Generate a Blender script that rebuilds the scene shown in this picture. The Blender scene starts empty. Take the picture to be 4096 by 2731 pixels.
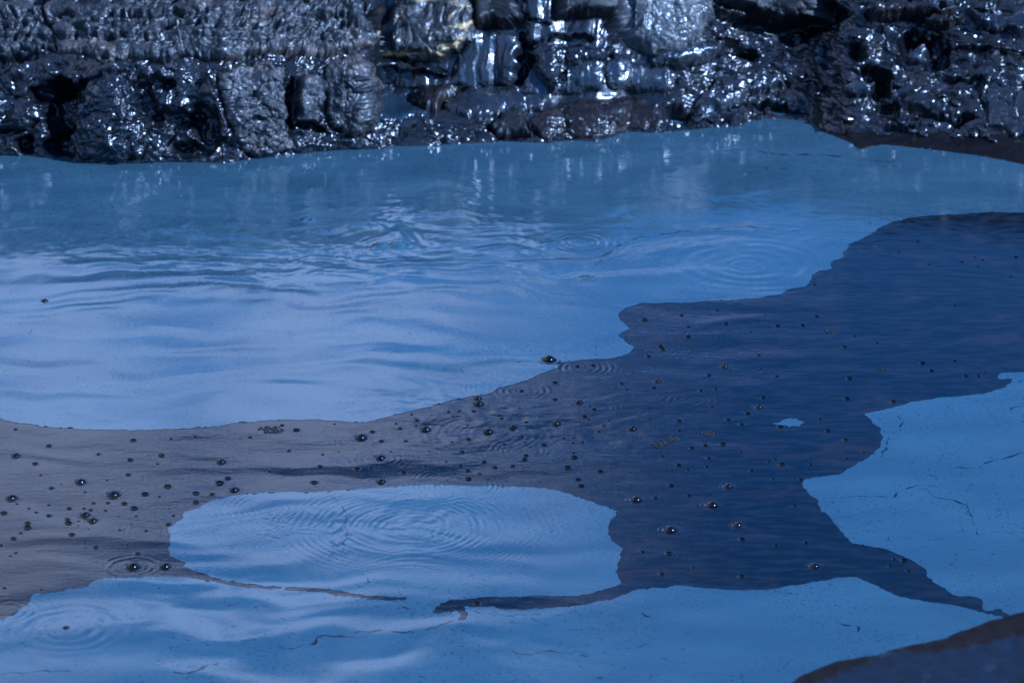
import bpy, math, random
import numpy as np
from mathutils import Vector

scene = bpy.context.scene
COL = scene.collection
R = math.radians

# ------------------------------------------------------------------ camera, sky, sun, exposure
PITCH = R(20.0); DIST = 15.0; LENS = 135.0; SENS = 36.0
CY, CZ = -DIST*math.cos(PITCH), DIST*math.sin(PITCH)
cam = bpy.data.cameras.new('camera'); cam.lens = LENS; cam.sensor_width = SENS
cam.clip_start = 0.5; cam.clip_end = 6000
co = bpy.data.objects.new('camera', cam); COL.objects.link(co)
co.location = (0, CY, CZ); co.rotation_euler = (R(90)-PITCH, 0, 0)
cam.dof.use_dof = True; cam.dof.aperture_fstop = 4.0
cam.dof.focus_distance = 14.35
scene.camera = co

SUN = Vector((0.76, -0.36, 0.54)).normalized()
sun_el = math.asin(SUN.z); sun_az = math.atan2(SUN.x, SUN.y)
sl = bpy.data.lights.new('sun', 'SUN'); sl.energy = 5.0; sl.angle = R(0.5); sl.color = (1.0, 0.95, 0.88)
so = bpy.data.objects.new('sun', sl); COL.objects.link(so)
so.rotation_euler = SUN.to_track_quat('Z', 'Y').to_euler(); so.location = (6, -4, 9)

world = bpy.data.worlds.new('World'); scene.world = world; world.use_nodes = True
nt = world.node_tree; nt.nodes.clear()
def WN(t, **k):
    n = nt.nodes.new(t)
    for a, b in k.items(): setattr(n, a, b)
    return n
wl = nt.links.new
sky = WN('ShaderNodeTexSky', sky_type='NISHITA', sun_disc=False, sun_elevation=sun_el, sun_rotation=sun_az, altitude=1200.0, air_density=1.0, dust_density=0.05, ozone_density=5.0)
tc = WN('ShaderNodeTexCoord')
sep = WN('ShaderNodeSeparateXYZ'); wl(tc.outputs['Generated'], sep.inputs[0])
zz = WN('ShaderNodeMath', operation='ADD'); wl(sep.outputs['Z'], zz.inputs[0]); zz.inputs[1].default_value = 0.12
zm = WN('ShaderNodeMath', operation='MAXIMUM'); wl(zz.outputs[0], zm.inputs[0]); zm.inputs[1].default_value = 0.05
dx = WN('ShaderNodeMath', operation='DIVIDE'); wl(sep.outputs['X'], dx.inputs[0]); wl(zm.outputs[0], dx.inputs[1])
dy = WN('ShaderNodeMath', operation='DIVIDE'); wl(sep.outputs['Y'], dy.inputs[0]); wl(zm.outputs[0], dy.inputs[1])
cmb = WN('ShaderNodeCombineXYZ'); wl(dx.outputs[0], cmb.inputs[0]); wl(dy.outputs[0], cmb.inputs[1]); cmb.inputs[2].default_value = 26.85
cn = WN('ShaderNodeTexNoise'); wl(cmb.outputs[0], cn.inputs['Vector'])
cn.inputs['Scale'].default_value = 4.6; cn.inputs['Detail'].default_value = 6.0; cn.inputs['Roughness'].default_value = 0.55; cn.inputs['Distortion'].default_value = 0.4
# the cloud bank thickens towards the west (-x), clear towards the sun
azr = WN('ShaderNodeMapRange'); wl(dx.outputs[0], azr.inputs['Value'])
azr.inputs['From Min'].default_value = -0.45; azr.inputs['From Max'].default_value = 0.45
azr.inputs['To Min'].default_value = 0.15; azr.inputs['To Max'].default_value = -0.13
ca = WN('ShaderNodeMath', operation='ADD'); wl(cn.outputs['Fac'], ca.inputs[0]); wl(azr.outputs[0], ca.inputs[1])
# ... and has moved off the southern half of the sky
sor = WN('ShaderNodeMapRange'); wl(dy.outputs[0], sor.inputs['Value'])
sor.inputs['From Min'].default_value = -0.6; sor.inputs['From Max'].default_value = 1.0; sor.inputs['To Min'].default_value = -0.16; sor.inputs['To Max'].default_value = 0.0
ca2 = WN('ShaderNodeMath', operation='ADD'); wl(ca.outputs[0], ca2.inputs[0]); wl(sor.outputs[0], ca2.inputs[1])
cr = WN('ShaderNodeMapRange', interpolation_type='SMOOTHSTEP'); wl(ca2.outputs[0], cr.inputs['Value'])
cr.inputs['From Min'].default_value = 0.47; cr.inputs['From Max'].default_value = 0.64
cm = WN('ShaderNodeMix', data_type='RGBA'); wl(cr.outputs[0], cm.inputs[0]); 
skt = WN('ShaderNodeMix', data_type='RGBA', blend_type='MULTIPLY'); skt.inputs[0].default_value = 1.0
wl(sky.outputs[0], skt.inputs[6]); skt.inputs[7].default_value = (0.79, 0.86, 0.885, 1); wl(skt.outputs[2], cm.inputs[6])
cm.inputs[7].default_value = (8.8, 7.8, 7.6, 1)
bg = WN('ShaderNodeBackground'); wl(cm.outputs[2], bg.inputs['Color']); bg.inputs['Strength'].default_value = 0.11
wo = WN('ShaderNodeOutputWorld'); wl(bg.outputs[0], wo.inputs['Surface'])

vs = scene.view_settings
scene.display_settings.display_device = 'sRGB'
vs.view_transform = 'Standard'; vs.look = 'None'; vs.gamma = 1.0; vs.use_curve_mapping = False
vs.exposure = 0.58
vs.use_white_balance = True; vs.white_balance_temperature = 4200; vs.white_balance_tint = 10
scene.cycles.max_bounces = 6; scene.cycles.diffuse_bounces = 2; scene.cycles.glossy_bounces = 4
scene.cycles.sample_clamp_indirect = 6.0

# ------------------------------------------------------------------ picture <-> place
K = SENS/LENS/4096.0
FWD = np.array([0, math.cos(PITCH), -math.sin(PITCH)]); UPV = np.array([0, math.sin(PITCH), math.cos(PITCH)])
def ray(px, py):
    px = np.asarray(px, float); py = np.asarray(py, float)
    sx = (px-2048.0)*K; sy = (1365.5-py)*K
    return sx, FWD[1]+sy*UPV[1], FWD[2]+sy*UPV[2]
def ground(px, py, z=0.0):
    dx_, dy_, dz_ = ray(px, py)
    k = (z-CZ)/dz_
    return k*dx_, CY+k*dy_
def topx(x, y, z=0.0):
    vy = y-CY; vz = z-CZ
    d = vy*FWD[1]+vz*FWD[2]
    return 2048+x/d/K, 1365.5-(vy*UPV[1]+vz*UPV[2])/d/K
def gpoly(pts, z=0.0):
    a = np.array(pts, float); x, y = ground(a[:, 0], a[:, 1], z)
    return np.stack([x, y], 1)

# ------------------------------------------------------------------ noise
def _grad(ix, iy, seed):
    h = (ix.astype(np.int64)*374761393 + iy.astype(np.int64)*668265263 + seed*974634777) & 0xffffffff
    h = ((h ^ (h >> 13))*1274126177) & 0xffffffff
    h = h ^ (h >> 16)
    a = (h & 0xffff)/65536.0*2*math.pi
    return np.cos(a), np.sin(a)
def noise(x, y, seed=0):
    x = np.asarray(x, float); y = np.asarray(y, float)
    x, y = np.broadcast_arrays(x, y)
    ix = np.floor(x); iy = np.floor(y); fx = x-ix; fy = y-iy
    ix = ix.astype(np.int64); iy = iy.astype(np.int64)
    u = fx*fx*fx*(fx*(fx*6-15)+10); v = fy*fy*fy*(fy*(fy*6-15)+10)
    def c(i, j):
        gx, gy = _grad(ix+i, iy+j, seed); return gx*(fx-i)+gy*(fy-j)
    a = c(0, 0); b = c(1, 0); d = c(0, 1); e = c(1, 1)
    return (a+(b-a)*u + ((d+(e-d)*u)-(a+(b-a)*u))*v)*1.5
def fbm(x, y, octv=4, seed=0, rough=0.5):
    s = 0; a = 1.0; f = 1.0
    for i in range(octv):
        s = s+a*noise(x*f+i*17.3, y*f-i*9.1, seed+i); a *= rough; f *= 2.03
    return s
def ridged(x, y, octv=3, seed=0, rough=0.5):
    s = 0; a = 1.0; f = 1.0
    for i in range(octv):
        s = s+a*(1-2*np.abs(noise(x*f+i*11.3, y*f+i*5.7, seed+i))); a *= rough; f *= 2.1
    return s
def facets(x, y, seed, tilt=0.9):
    """fractured surface: every cell is its own tilted plane, in units of the cell size"""
    ix = np.floor(x).astype(np.int64); iy = np.floor(y).astype(np.int64)
    best = np.full(np.shape(x), 1e9); out = np.zeros(np.shape(x)); sec = np.full(np.shape(x), 1e9)
    for i in (-1, 0, 1):
        for j in (-1, 0, 1):
            gx, gy = _grad(ix+i, iy+j, seed); hx, hy = _grad(ix+i, iy+j, seed+57)
            cx = ix+i+0.5+0.42*gx; cy = iy+j+0.5+0.42*gy
            d = (x-cx)**2+(y-cy)**2
            v = 0.32*(gx*hy)+tilt*0.5*(hx*(x-cx)+hy*(y-cy))
            m = d < best; sec = np.where(m, best, np.minimum(sec, d)); out = np.where(m, v, out); best = np.where(m, d, best)
    return out-0.22*sstep2(0.10, 0.0, np.sqrt(sec)-np.sqrt(best))
def sstep2(a, b, x):
    t = np.clip((x-a)/(b-a), 0, 1); return t*t*(3-2*t)
def sstep(a, b, x):
    t = np.clip((x-a)/(b-a), 0, 1); return t*t*(3-2*t)
def poly_sd(px, py, poly, maxd=None):
    """signed distance, positive inside"""
    P = np.asarray(poly, float); Q = np.roll(P, -1, 0)
    X = np.asarray(px, float); Y = np.asarray(py, float)
    d2 = np.full(X.shape, 1e18); ins = np.zeros(X.shape, bool)
    for (x0, y0), (x1, y1) in zip(P, Q):
        ex, ey = x1-x0, y1-y0
        L = ex*ex+ey*ey+1e-12
        wx, wy = X-x0, Y-y0
        t = np.clip((wx*ex+wy*ey)/L, 0, 1)
        d2 = np.minimum(d2, (wx-t*ex)**2+(wy-t*ey)**2)
        if y0 != y1:
            c = ((y0 <= Y) != (y1 <= Y)) & (X < x0+(Y-y0)*ex/ey)
            ins ^= c
    d = np.sqrt(d2)
    return np.where(ins, d, -d)

# ------------------------------------------------------------------ mesh helpers
def make_mesh(name, verts, faces, mat, smooth=True, attrs=None):
    """verts (n,3), faces (m,3|4) arrays"""
    me = bpy.data.meshes.new(name)
    faces = np.asarray(faces, np.int32); k = faces.shape[1]
    me.vertices.add(len(verts)); me.vertices.foreach_set('co', np.asarray(verts, np.float32).ravel())
    me.loops.add(faces.size); me.loops.foreach_set('vertex_index', faces.ravel())
    me.polygons.add(len(faces)); me.polygons.foreach_set('loop_start', np.arange(0, faces.size, k, dtype=np.int32))
    me.polygons.foreach_set('loop_total', np.full(len(faces), k, np.int32))
    me.polygons.foreach_set('use_smooth', np.full(len(faces), smooth, bool))
    me.update(calc_edges=True); me.validate()
    if attrs:
        for an, av in attrs.items():
            at = me.attributes.new(an, 'FLOAT', 'POINT'); at.data.foreach_set('value', np.asarray(av, np.float32))
    if mat: me.materials.append(mat)
    return me
def link(name, me, loc=(0, 0, 0), parent=None):
    o = bpy.data.objects.new(name, me); COL.objects.link(o); o.location = loc
    if parent: o.parent = parent
    return o
def tag(o, label=None, cat=None, group=None, kind=None):
    for a, b in (('label', label), ('category', cat), ('group', group), ('kind', kind)):
        if b: o[a] = b
    return o
def grid_faces(nr, nc):
    i = np.arange(nr*nc).reshape(nr, nc)
    return np.stack([i[:-1, :-1], i[:-1, 1:], i[1:, 1:], i[1:, :-1]], -1).reshape(-1, 4)
def compact(verts, faces, *arrs):
    used = np.unique(faces); m = np.full(len(verts), -1, np.int64); m[used] = np.arange(len(used))
    return (verts[used], m[faces]) + tuple(a[used] for a in arrs)
def recentre(verts):
    c = np.array([(verts[:, 0].min()+verts[:, 0].max())/2, (verts[:, 1].min()+verts[:, 1].max())/2, verts[:, 2].min()])
    return verts-c, tuple(float(v) for v in c)

# ------------------------------------------------------------------ materials
class M:
    def __init__(s, name):
        s.m = bpy.data.materials.new(name); s.m.use_nodes = True; s.nt = s.m.node_tree
        s.b = s.nt.nodes['Principled BSDF']; s.l = s.nt.links.new
        s.tc = s.nt.nodes.new('ShaderNodeTexCoord'); s.geo = s.nt.nodes.new('ShaderNodeNewGeometry')
    def n(s, t, **k):
        n = s.nt.nodes.new(t)
        for a, b in k.items(): setattr(n, a, b)
        return n
    def map(s, scale=(1, 1, 1), rot=(0, 0, 0)):
        mp = s.n('ShaderNodeMapping'); s.l(s.geo.outputs['Position'], mp.inputs[0])
        mp.inputs['Scale'].default_value = scale; mp.inputs['Rotation'].default_value = rot; return mp.outputs[0]
    def noise(s, scale, detail=4, rough=0.5, vec=None, dist=0.0):
        n = s.n('ShaderNodeTexNoise'); s.l(vec if vec else s.geo.outputs['Position'], n.inputs['Vector'])
        n.inputs['Scale'].default_value = scale; n.inputs['Detail'].default_value = detail
        n.inputs['Roughness'].default_value = rough; n.inputs['Distortion'].default_value = dist
        return n.outputs['Fac']
    def rng(s, v, a, b, c=0.0, d=1.0):
        n = s.n('ShaderNodeMapRange', interpolation_type='SMOOTHSTEP'); s.l(v, n.inputs['Value'])
        for i, x in zip(('From Min', 'From Max', 'To Min', 'To Max'), (a, b, c, d)): n.inputs[i].default_value = x
        return n.outputs[0]
    def mix(s, f, a, b):
        n = s.n('ShaderNodeMix', data_type='RGBA')
        if isinstance(f, float): n.inputs[0].default_value = f
        else: s.l(f, n.inputs[0])
        for i, c in ((6, a), (7, b)):
            if isinstance(c, tuple): n.inputs[i].default_value = (*c, 1)
            else: s.l(c, n.inputs[i])
        return n.outputs[2]
    def math(s, op, a, b=None):
        n = s.n('ShaderNodeMath', operation=op)
        for i, v in enumerate((a, b)):
            if v is None: continue
            if isinstance(v, (int, float)): n.inputs[i].default_value = v
            else: s.l(v, n.inputs[i])
        return n.outputs[0]
    def bump(s, h, strength, dist):
        n = s.n('ShaderNodeBump'); s.l(h, n.inputs['Height']); n.inputs['Strength'].default_value = strength
        n.inputs['Distance'].default_value = dist; s.l(n.outputs[0], s.b.inputs['Normal'])
    def set(s, **k):
        for a, v in k.items():
            i = s.b.inputs[a.replace('_', ' ')]
            if isinstance(v, tuple): i.default_value = (*v, 1) if len(v) == 3 else v
            elif isinstance(v, (int, float)): i.default_value = v
            else: s.l(v, i)

def mat_slick():
    m = M('dark_water')
    st = m.map((1.0, 3.0, 1.0))
    stain = m.rng(m.noise(3.6, 5, 0.6, m.map((0.8, 1.5, 1)), dist=0.8), 0.55, 0.70)
    blotch = m.rng(m.noise(9.0, 3, 0.5, st), 0.40, 0.66)
    base = m.mix(blotch, (0.0012, 0.0022, 0.0042), (0.008, 0.0085, 0.011))
    base = m.mix(m.math('MULTIPLY', stain, 0.42), base, (0.026, 0.015, 0.013))
    sx = m.n('ShaderNodeSeparateXYZ'); m.l(m.geo.outputs['Position'], sx.inputs[0])
    west = m.rng(m.math('ADD', sx.outputs['X'], m.math('MULTIPLY', m.noise(1.2, 3), 1.6)), -1.5, 0.2, 1.0, 0.0)
    base = m.mix(m.math('MULTIPLY', west, m.rng(m.noise(3.0, 4, 0.5, st), 0.3, 0.7, 0.6, 1.0)), base, (0.021, 0.0145, 0.009))
    m.set(Base_Color=base, Roughness=0.035, IOR=1.34)
    m.bump(m.math('ADD', m.noise(45, 3, 0.5, st), m.math('MULTIPLY', m.noise(14, 3, 0.5, st), 1.5)), 0.07, 0.004)
    return m.m
def mat_film():
    m = M('milky_silt')
    soft = m.rng(m.noise(1.6, 4, 0.5, m.map((1, 2.2, 1))), 0.35, 0.65)
    base = m.mix(soft, (0.037, 0.067, 0.094), (0.047, 0.083, 0.111))
    # hairline breaks in the floating silt, opened only in places
    warp = m.n('ShaderNodeVectorMath', operation='ADD')
    nz = m.n('ShaderNodeTexNoise'); m.l(m.geo.outputs['Position'], nz.inputs['Vector']); nz.inputs['Scale'].default_value = 9; nz.inputs['Detail'].default_value = 4
    sc = m.n('ShaderNodeVectorMath', operation='SCALE'); m.l(nz.outputs['Color'], sc.inputs[0]); sc.inputs['Scale'].default_value = 0.16
    m.l(m.map((1.0, 1.5, 1)), warp.inputs[0]); m.l(sc.outputs[0], warp.inputs[1])
    vo = m.n('ShaderNodeTexVoronoi', feature='DISTANCE_TO_EDGE', voronoi_dimensions='2D'); m.l(warp.outputs[0], vo.inputs['Vector']); vo.inputs['Scale'].default_value = 9.0
    gate = m.rng(m.noise(17, 3, 0.6), 0.50, 0.60)
    area = m.rng(m.noise(1.3, 2, 0.5), 0.40, 0.62)
    line = m.rng(vo.outputs['Distance'], 0.012, 0.034, 1.0, 0.0)
    crack = m.math('MULTIPLY', m.math('MULTIPLY', line, gate), area)
    flk = m.rng(m.noise(60, 3, 0.65, m.map((1.0, 1.6, 1))), 0.598, 0.632)
    flk = m.math('MULTIPLY', flk, m.rng(m.noise(2.2, 2), 0.38, 0.56))
    crack = m.math('MAXIMUM', crack, flk)
    base = m.mix(m.math('MULTIPLY', crack, 0.75), base, (0.004, 0.010, 0.016))
    m.set(Base_Color=base, Roughness=0.03, IOR=1.40)
    m.bump(m.noise(70, 3, 0.5, m.map((1, 1.8, 1))), 0.08, 0.003)
    return m.m
def mat_rock(name, c0, c1, c2, rough=(0.22, 0.5), nscale=6.0, spec=0.5, coat=0.0, bump=0.6, patch=(0.55, 0.7), sparkle=0.0012, coatr=0.20):
    m = M(name)
    a = m.rng(m.noise(nscale, 6, 0.6), 0.35, 0.65)
    base = m.mix(a, c0, c1)
    p = m.rng(m.noise(nscale*0.7, 5, 0.6, m.map((1, 1, 2.2)), 0.5), *patch)
    base = m.mix(p, base, c2)
    rr = m.rng(m.noise(nscale*1.6, 6, 0.65), 0.38, 0.62, rough[0], rough[1])
    m.set(Base_Color=base, Roughness=rr, Specular_IOR_Level=spec, Coat_Weight=coat, Coat_Roughness=coatr)
    h = m.math('ADD', m.noise(70, 5, 0.65), m.math('MULTIPLY', m.noise(210, 3, 0.6), 0.6))
    m.bump(h, bump, 0.0055)
    # the water film over the rock is rougher than the rock: it breaks the sun into sparks
    cb = m.n('ShaderNodeBump'); m.l(m.noise(36, 3, 0.55), cb.inputs['Height']); cb.inputs['Strength'].default_value = 1.0
    cb.inputs['Distance'].default_value = sparkle; m.l(cb.outputs[0], m.b.inputs['Coat Normal'])
    return m.m
MS = mat_slick(); MF = mat_film()
MR = dict(
    bank=mat_rock('wet_bank_mud', (0.002, 0.003, 0.005), (0.008, 0.009, 0.013), (0.026, 0.021, 0.018), (0.25, 0.42), spec=0.12, coat=1.0, bump=1.0),
    dark=mat_rock('wet_dark_rock', (0.002, 0.003, 0.006), (0.007, 0.009, 0.013), (0.02, 0.017, 0.016), (0.20, 0.38), spec=0.10, coat=1.0, bump=1.0),
    strata=mat_rock('layered_brown_rock', (0.006, 0.007, 0.010), (0.026, 0.027, 0.030), (0.070, 0.055, 0.046), (0.20, 0.40), spec=0.5, coat=0.3, bump=1.0, nscale=4.0, patch=(0.5, 0.66)),
    clay=mat_rock('wet_grey_clay', (0.008, 0.010, 0.014), (0.016, 0.019, 0.025), (0.034, 0.036, 0.042), (0.16, 0.34), spec=0.3, coat=1.0, bump=0.35),
    grey=mat_rock('wrinkled_grey_rock', (0.04, 0.042, 0.046), (0.10, 0.10, 0.10), (0.15, 0.145, 0.14), (0.22, 0.45), spec=0.3, coat=0.8),
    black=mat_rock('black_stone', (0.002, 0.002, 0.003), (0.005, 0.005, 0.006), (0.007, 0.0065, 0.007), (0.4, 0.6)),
    yellow=mat_rock('stained_rock', (0.008, 0.010, 0.013), (0.05, 0.05, 0.047), (0.40, 0.28, 0.13), (0.3, 0.6), nscale=9.0, coat=0.2, patch=(0.55, 0.62)),
    film=mat_rock('puddle_silt', (0.012, 0.020, 0.030), (0.018, 0.028, 0.040), (0.02, 0.03, 0.042), (0.08, 0.16), bump=0.06),
    flat=mat_rock('mud_flat', (0.003, 0.0027, 0.0033), (0.007, 0.006, 0.007), (0.011, 0.009, 0.009), (0.3, 0.5), spec=0.10, coat=0.12, bump=0.5),
    shelf=mat_rock('brown_mud_flat', (0.009, 0.0075, 0.008), (0.016, 0.013, 0.013), (0.022, 0.017, 0.016), (0.25, 0.45), spec=0.15, coat=0.45, bump=0.4),
)

# ------------------------------------------------------------------ ground far around the pool
def build_ground():
    n = 90
    u = np.linspace(-1, 1, n); g = np.sign(u)*(np.abs(u)*6+np.abs(u)**6*900)
    X, Y = np.meshgrid(g, g)
    d = np.maximum(np.abs(X)-5.0, np.maximum(Y-4.6, -Y-7.5))
    Z = -0.45+0.95*sstep(0.0, 1.2, d)+0.25*fbm(X/9, Y/9, 3, 5)*sstep(1, 6, d)
    Z += 6.0*fbm(X/160, Y/160, 3, 9)*sstep(40, 220, np.hypot(X, Y))
    me = make_mesh('ground', np.stack([X, Y, Z], -1).reshape(-1, 3), grid_faces(n, n), MR['bank'])
    tag(link('ground', me), kind='structure')
build_ground()

# ------------------------------------------------------------------ the pool: outline of the dark channel, picture points put down on the water plane
SLICK = [(-700,1640),(-200,1650),(0,1676),(83,1693),(196,1709),(333,1717),(536,1721),(714,1717),(851,1709),(964,1691),(1071,1680),(1250,1676),(1377,1685),(1455,1692),
(1496,1682),(1586,1658),(1669,1640),(1729,1624),(1806,1602),(1883,1584),(1961,1574),(1990,1552),(2074,1532),(2145,1504),(2229,1471),(2229,1453),(2312,1441),(2431,1435),
(2490,1425),(2526,1405),(2532,1388),(2508,1370),(2473,1346),(2490,1328),(2520,1313),(2496,1292),(2470,1265),(2476,1248),(2508,1230),(2568,1213),(2700,1212),(2721,1213),
(2854,1204),(2994,1198),(3134,1176),(3147,1160),(3223,1146),(3242,1122),(3242,1103),(3274,1087),(3325,1076),(3322,1055),(3338,1042),(3376,1034),(3373,1014),(3395,988),
(3392,979),(3433,963),(3497,931),(3510,915),(3554,896),(3643,871),(3720,862),(3840,858),(3949,850),(4096,851),(4350,842),(4900,830),
(4900,1500),(4300,1490),(4096,1489),(4065,1489),(4006,1493),(3993,1507),(4000,1519),(4030,1516),(4053,1516),(4047,1528),(4018,1549),(3964,1567),(3887,1581),(3768,1590),
(3649,1608),(3595,1624),(3530,1641),(3458,1656),(3488,1689),(3524,1721),(3530,1754),(3521,1787),(3488,1819),(3428,1855),(3357,1897),(3220,1915),(3208,1936),(3232,1969),
(3268,2004),(3286,2043),(3327,2076),(3357,2115),(3387,2150),(3411,2174),(3464,2180),(3541,2195),(3613,2222),(3672,2254),(3705,2281),(3708,2305),(3738,2332),(3786,2356),
(3815,2381),(3887,2385),(3923,2394),(3934,2412),(3925,2424),(3946,2441),(3970,2443),(3975,2436),(4000,2436),(4022,2450),(4060,2463),(4200,2510),(4200,2530),
(4006,2464),(3946,2455),(3881,2436),(3815,2421),(3708,2406),(3625,2391),(3553,2367),(3494,2338),(3428,2305),(3351,2311),(3244,2329),(3149,2344),(3077,2358),(2982,2360),
(2845,2355),(2756,2343),(2696,2343),(2657,2352),(2550,2354),(2502,2376),(2431,2397),(2360,2415),(2252,2427),(2133,2433),(2020,2439),(1973,2427),(1860,2424),(1871,2454),
(1860,2480),(1824,2486),(1848,2465),(1824,2442),(1752,2454),(1726,2445),(1752,2424),(1806,2400),(1895,2393),(1943,2389),(2062,2387),(2181,2382),(2300,2385),(2371,2370),
(2443,2349),(2487,2337),(2481,2317),(2461,2287),(2473,2251),(2484,2210),(2484,2192),(2455,2168),(2437,2144),(2431,2108),(2449,2076),(2473,2043),(2401,2019),(2312,1986),
(2211,1957),(2133,1949),(1955,1943),(1806,1942),(1657,1939),(1538,1948),(1419,1957),(1250,1970),(1131,1967),(1000,1974),(863,1995),(815,2016),(798,2031),(738,2046),
(726,2073),(708,2093),(673,2108),(679,2138),(676,2204),(682,2224),(714,2236),(738,2251),(738,2263),(780,2284),(845,2305),(905,2318),(982,2332),(1071,2343),(1161,2349),
(1280,2352),(1357,2361),(1400,2373),(1479,2383),(1568,2387),(1639,2395),(1586,2402),(1479,2397),(1377,2385),(1280,2366),(1161,2362),(1071,2357),(982,2347),(881,2331),
(833,2320),(744,2308),(655,2305),(536,2311),(417,2314),(381,2320),(351,2343),(286,2355),(238,2367),(125,2376),(119,2406),(89,2430),(60,2454),(18,2474),(0,2477),(-250,2540),(-700,2560)]
ISLET = [(3088,1693),(3116,1691),(3130,1680),(3152,1674),(3185,1674),(3205,1684),(3222,1689),(3205,1697),(3200,1706),(3170,1703),(3155,1709),(3143,1701),(3110,1701)]

# ripples: centre (picture), radius (picture px across), wave length mm, height mm
RINGS = [(1650,2110,500,24,0.40),(1650,2110,330,31,0.34),(1640,2105,420,17,0.2),(1090,2035,175,20,.42),(1060,2100,110,18,.5),(1205,2082,145,20,.42),(1115,2175,95,19,.42),(825,2065,85,20,.3),(1080,2120,60,14,.4),
(400,1515,105,20,.25),(385,1505,40,13,.3),(795,1507,48,13,.3),(745,1130,92,22,.5),(2995,1060,380,75,.45),(2985,1062,90,40,.6),(2330,970,180,34,.6),(2330,970,70,22,.6),
(1940,1550,85,18,.4),(1900,1400,140,24,.35),(1580,1400,60,16,.35),(2060,1500,110,18,.25),
(535,2267,110,26,1.3),(590,2120,110,20,.4),(2340,1470,120,24,.8),(2090,1562,110,24,.8),(1955,1735,250,27,0.35),(2400,1632,85,20,.45),(1520,1835,120,22,.5),
(2100,1800,170,20,.45),(2800,1340,110,22,.35),(20,2440,120,28,.9),(10,1800,60,20,.5),(2760,1600,110,24,.4),(2640,1400,130,22,.3),(1860,1940,240,18,.5),
(270,2515,220,48,.45),(1720,1330,120,26,.25),(3460,880,60,24,.4),(2540,1480,140,22,.3),(1430,1760,90,20,.45),(3050,1470,70,18,.3)]
_rings = [(*[float(v) for v in ground(cx, cy)], r*0.977e-3*(1+(1365-cy)*0.00006), L*1e-3, a*1e-3) for cx, cy, r, L, a in RINGS]
def bl(x, y, cx, cy, rx, ry):
    px, py = topx(x, y); return np.exp(-(((px-cx)/rx)**2+((py-cy)/ry)**2))
def water_h(x, y):
    x = np.asarray(x, float); y = np.asarray(y, float)
    px, py = topx(x, y)
    h = np.zeros(x.shape)
    wx = 0.20*fbm(x/0.8, y/0.8, 3, 31); wy = 0.13*fbm(x/0.8, y/0.8, 3, 37)
    # long lazy swell, strongest at the left
    left = sstep(2700, 700, px)*0.85+0.15
    up = sstep(1800, 1200, py)
    h += 3.0e-3*noise((x+wx)/0.75, (y+wy)/0.19, 1)*left*(0.35+0.65*up)
    h += 0.8e-3*noise((x+wx)/0.35, (y+wy)/0.11, 2)*left
    h += 3.2e-3*noise((x+1.5*wx)/1.0, (y+1.5*wy)/0.30, 15)*(bl(x, y, 1750, 1450, 700, 260)+bl(x, y, 1500, 1860, 900, 120))
    h += 4.6e-3*noise((x+wx)/0.42, (y+wy)/0.22, 3)*(bl(x, y, 500, 2520, 900, 230)+0.7*bl(x, y, 1700, 2520, 900, 200))
    h += 0.6e-3*noise((x+wx)/0.14, (y+wy)/0.09, 14)*(bl(x, y, 500, 2520, 900, 230)+0.6*bl(x, y, 1700, 2560, 900, 200))
    h += 1.2e-3*noise((x+wx)/0.5, (y+wy)/0.2, 4)*sstep(4300, 2900, px)
    # boiling patch
    boil = bl(x, y, 1420, 940, 900, 170)+0.6*bl(x, y, 500, 950, 500, 120)
    h += 2.2e-3*fbm((x+wx)/0.14, (y+wy)/0.10, 3, 5, .55)*boil
    h += 1.0e-3*noise((x+wx)/0.055, (y+wy)/0.045, 6)*bl(x, y, 1420, 950, 800, 120)
    h += 4.5e-3*np.maximum(0, fbm(x/0.16, y/0.14, 2, 8))*bl(x, y, 1230, 900, 180, 50)
    h += 0.45e-3*noise((x+wx)/0.07, (y+wy)/0.05, 7)*sstep(1150, 850, py)
    h += 3.2e-3*noise((x+2*wx)/0.38, (y+2*wy)/0.16, 71)*bl(x, y, 1500, 960, 1500, 230)
    # churned heart of the big ring, rough strip beside it
    h += 1.0e-3*fbm((x+wx)/0.06, (y+wy)/0.06, 3, 9)*bl(x, y, 1640, 2110, 260, 80)
    h += 1.6e-3*fbm(x/0.035, y/0.07, 2, 10)*bl(x, y, 1350, 2130, 50, 80)
    h += 1.3e-3*fbm((x+wx)/0.13, (y+wy)/0.07, 3, 11)*bl(x, y, 2050, 1700, 560, 150)
    h += 1.6e-3*noise((x+wx)/0.6, (y+wy)/0.17, 12)*bl(x, y, 1300, 1880, 1300, 260)
    h *= sstep(0, 0.35, np.minimum(np.minimum(x+3.1, 3.1-x), np.minimum(y+3.45, 3.6-y)))
    for cx, cy, r, L, a in _rings:
        m = (np.abs(x-cx) < r*1.5) & (np.abs(y-cy) < r*1.5)
        if not m.any(): continue
        xx = x[m]-cx; yy = y[m]-cy
        d = np.hypot(xx, yy); th = np.arctan2(yy, xx)
        dd = d*(1+0.08*noise(xx/(r*0.6), yy/(r*0.6), 20))
        env = sstep(0.12, 0.45, dd/r)*sstep(1.25, 0.75, dd/r)*np.clip(0.5+1.0*noise(th*1.5+cx*9, dd/r*2.2+cy*7, 21), 0, 1.4)
        h[m] += a*np.sin(dd/L*2*math.pi)*env
    return h
RISE = [ # low swollen mud domes breaking through the film: centre, radius px, height mm
    (1525,985,28,17),(1592,985,32,15),(1235,880,30,14),(1275,925,26,8),(2350,1115,30,8)]

XS = np.arange(-3.1, 3.1001, 0.0056); YS = np.arange(-3.45, 3.6, 0.0112)
GX, GY = np.meshgrid(XS, YS)
slick_w = gpoly(SLICK)
def sd_near(poly):
    return poly_sd(GX.ravel(), GY.ravel(), poly).reshape(GX.shape)
SD = sd_near(slick_w)
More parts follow.
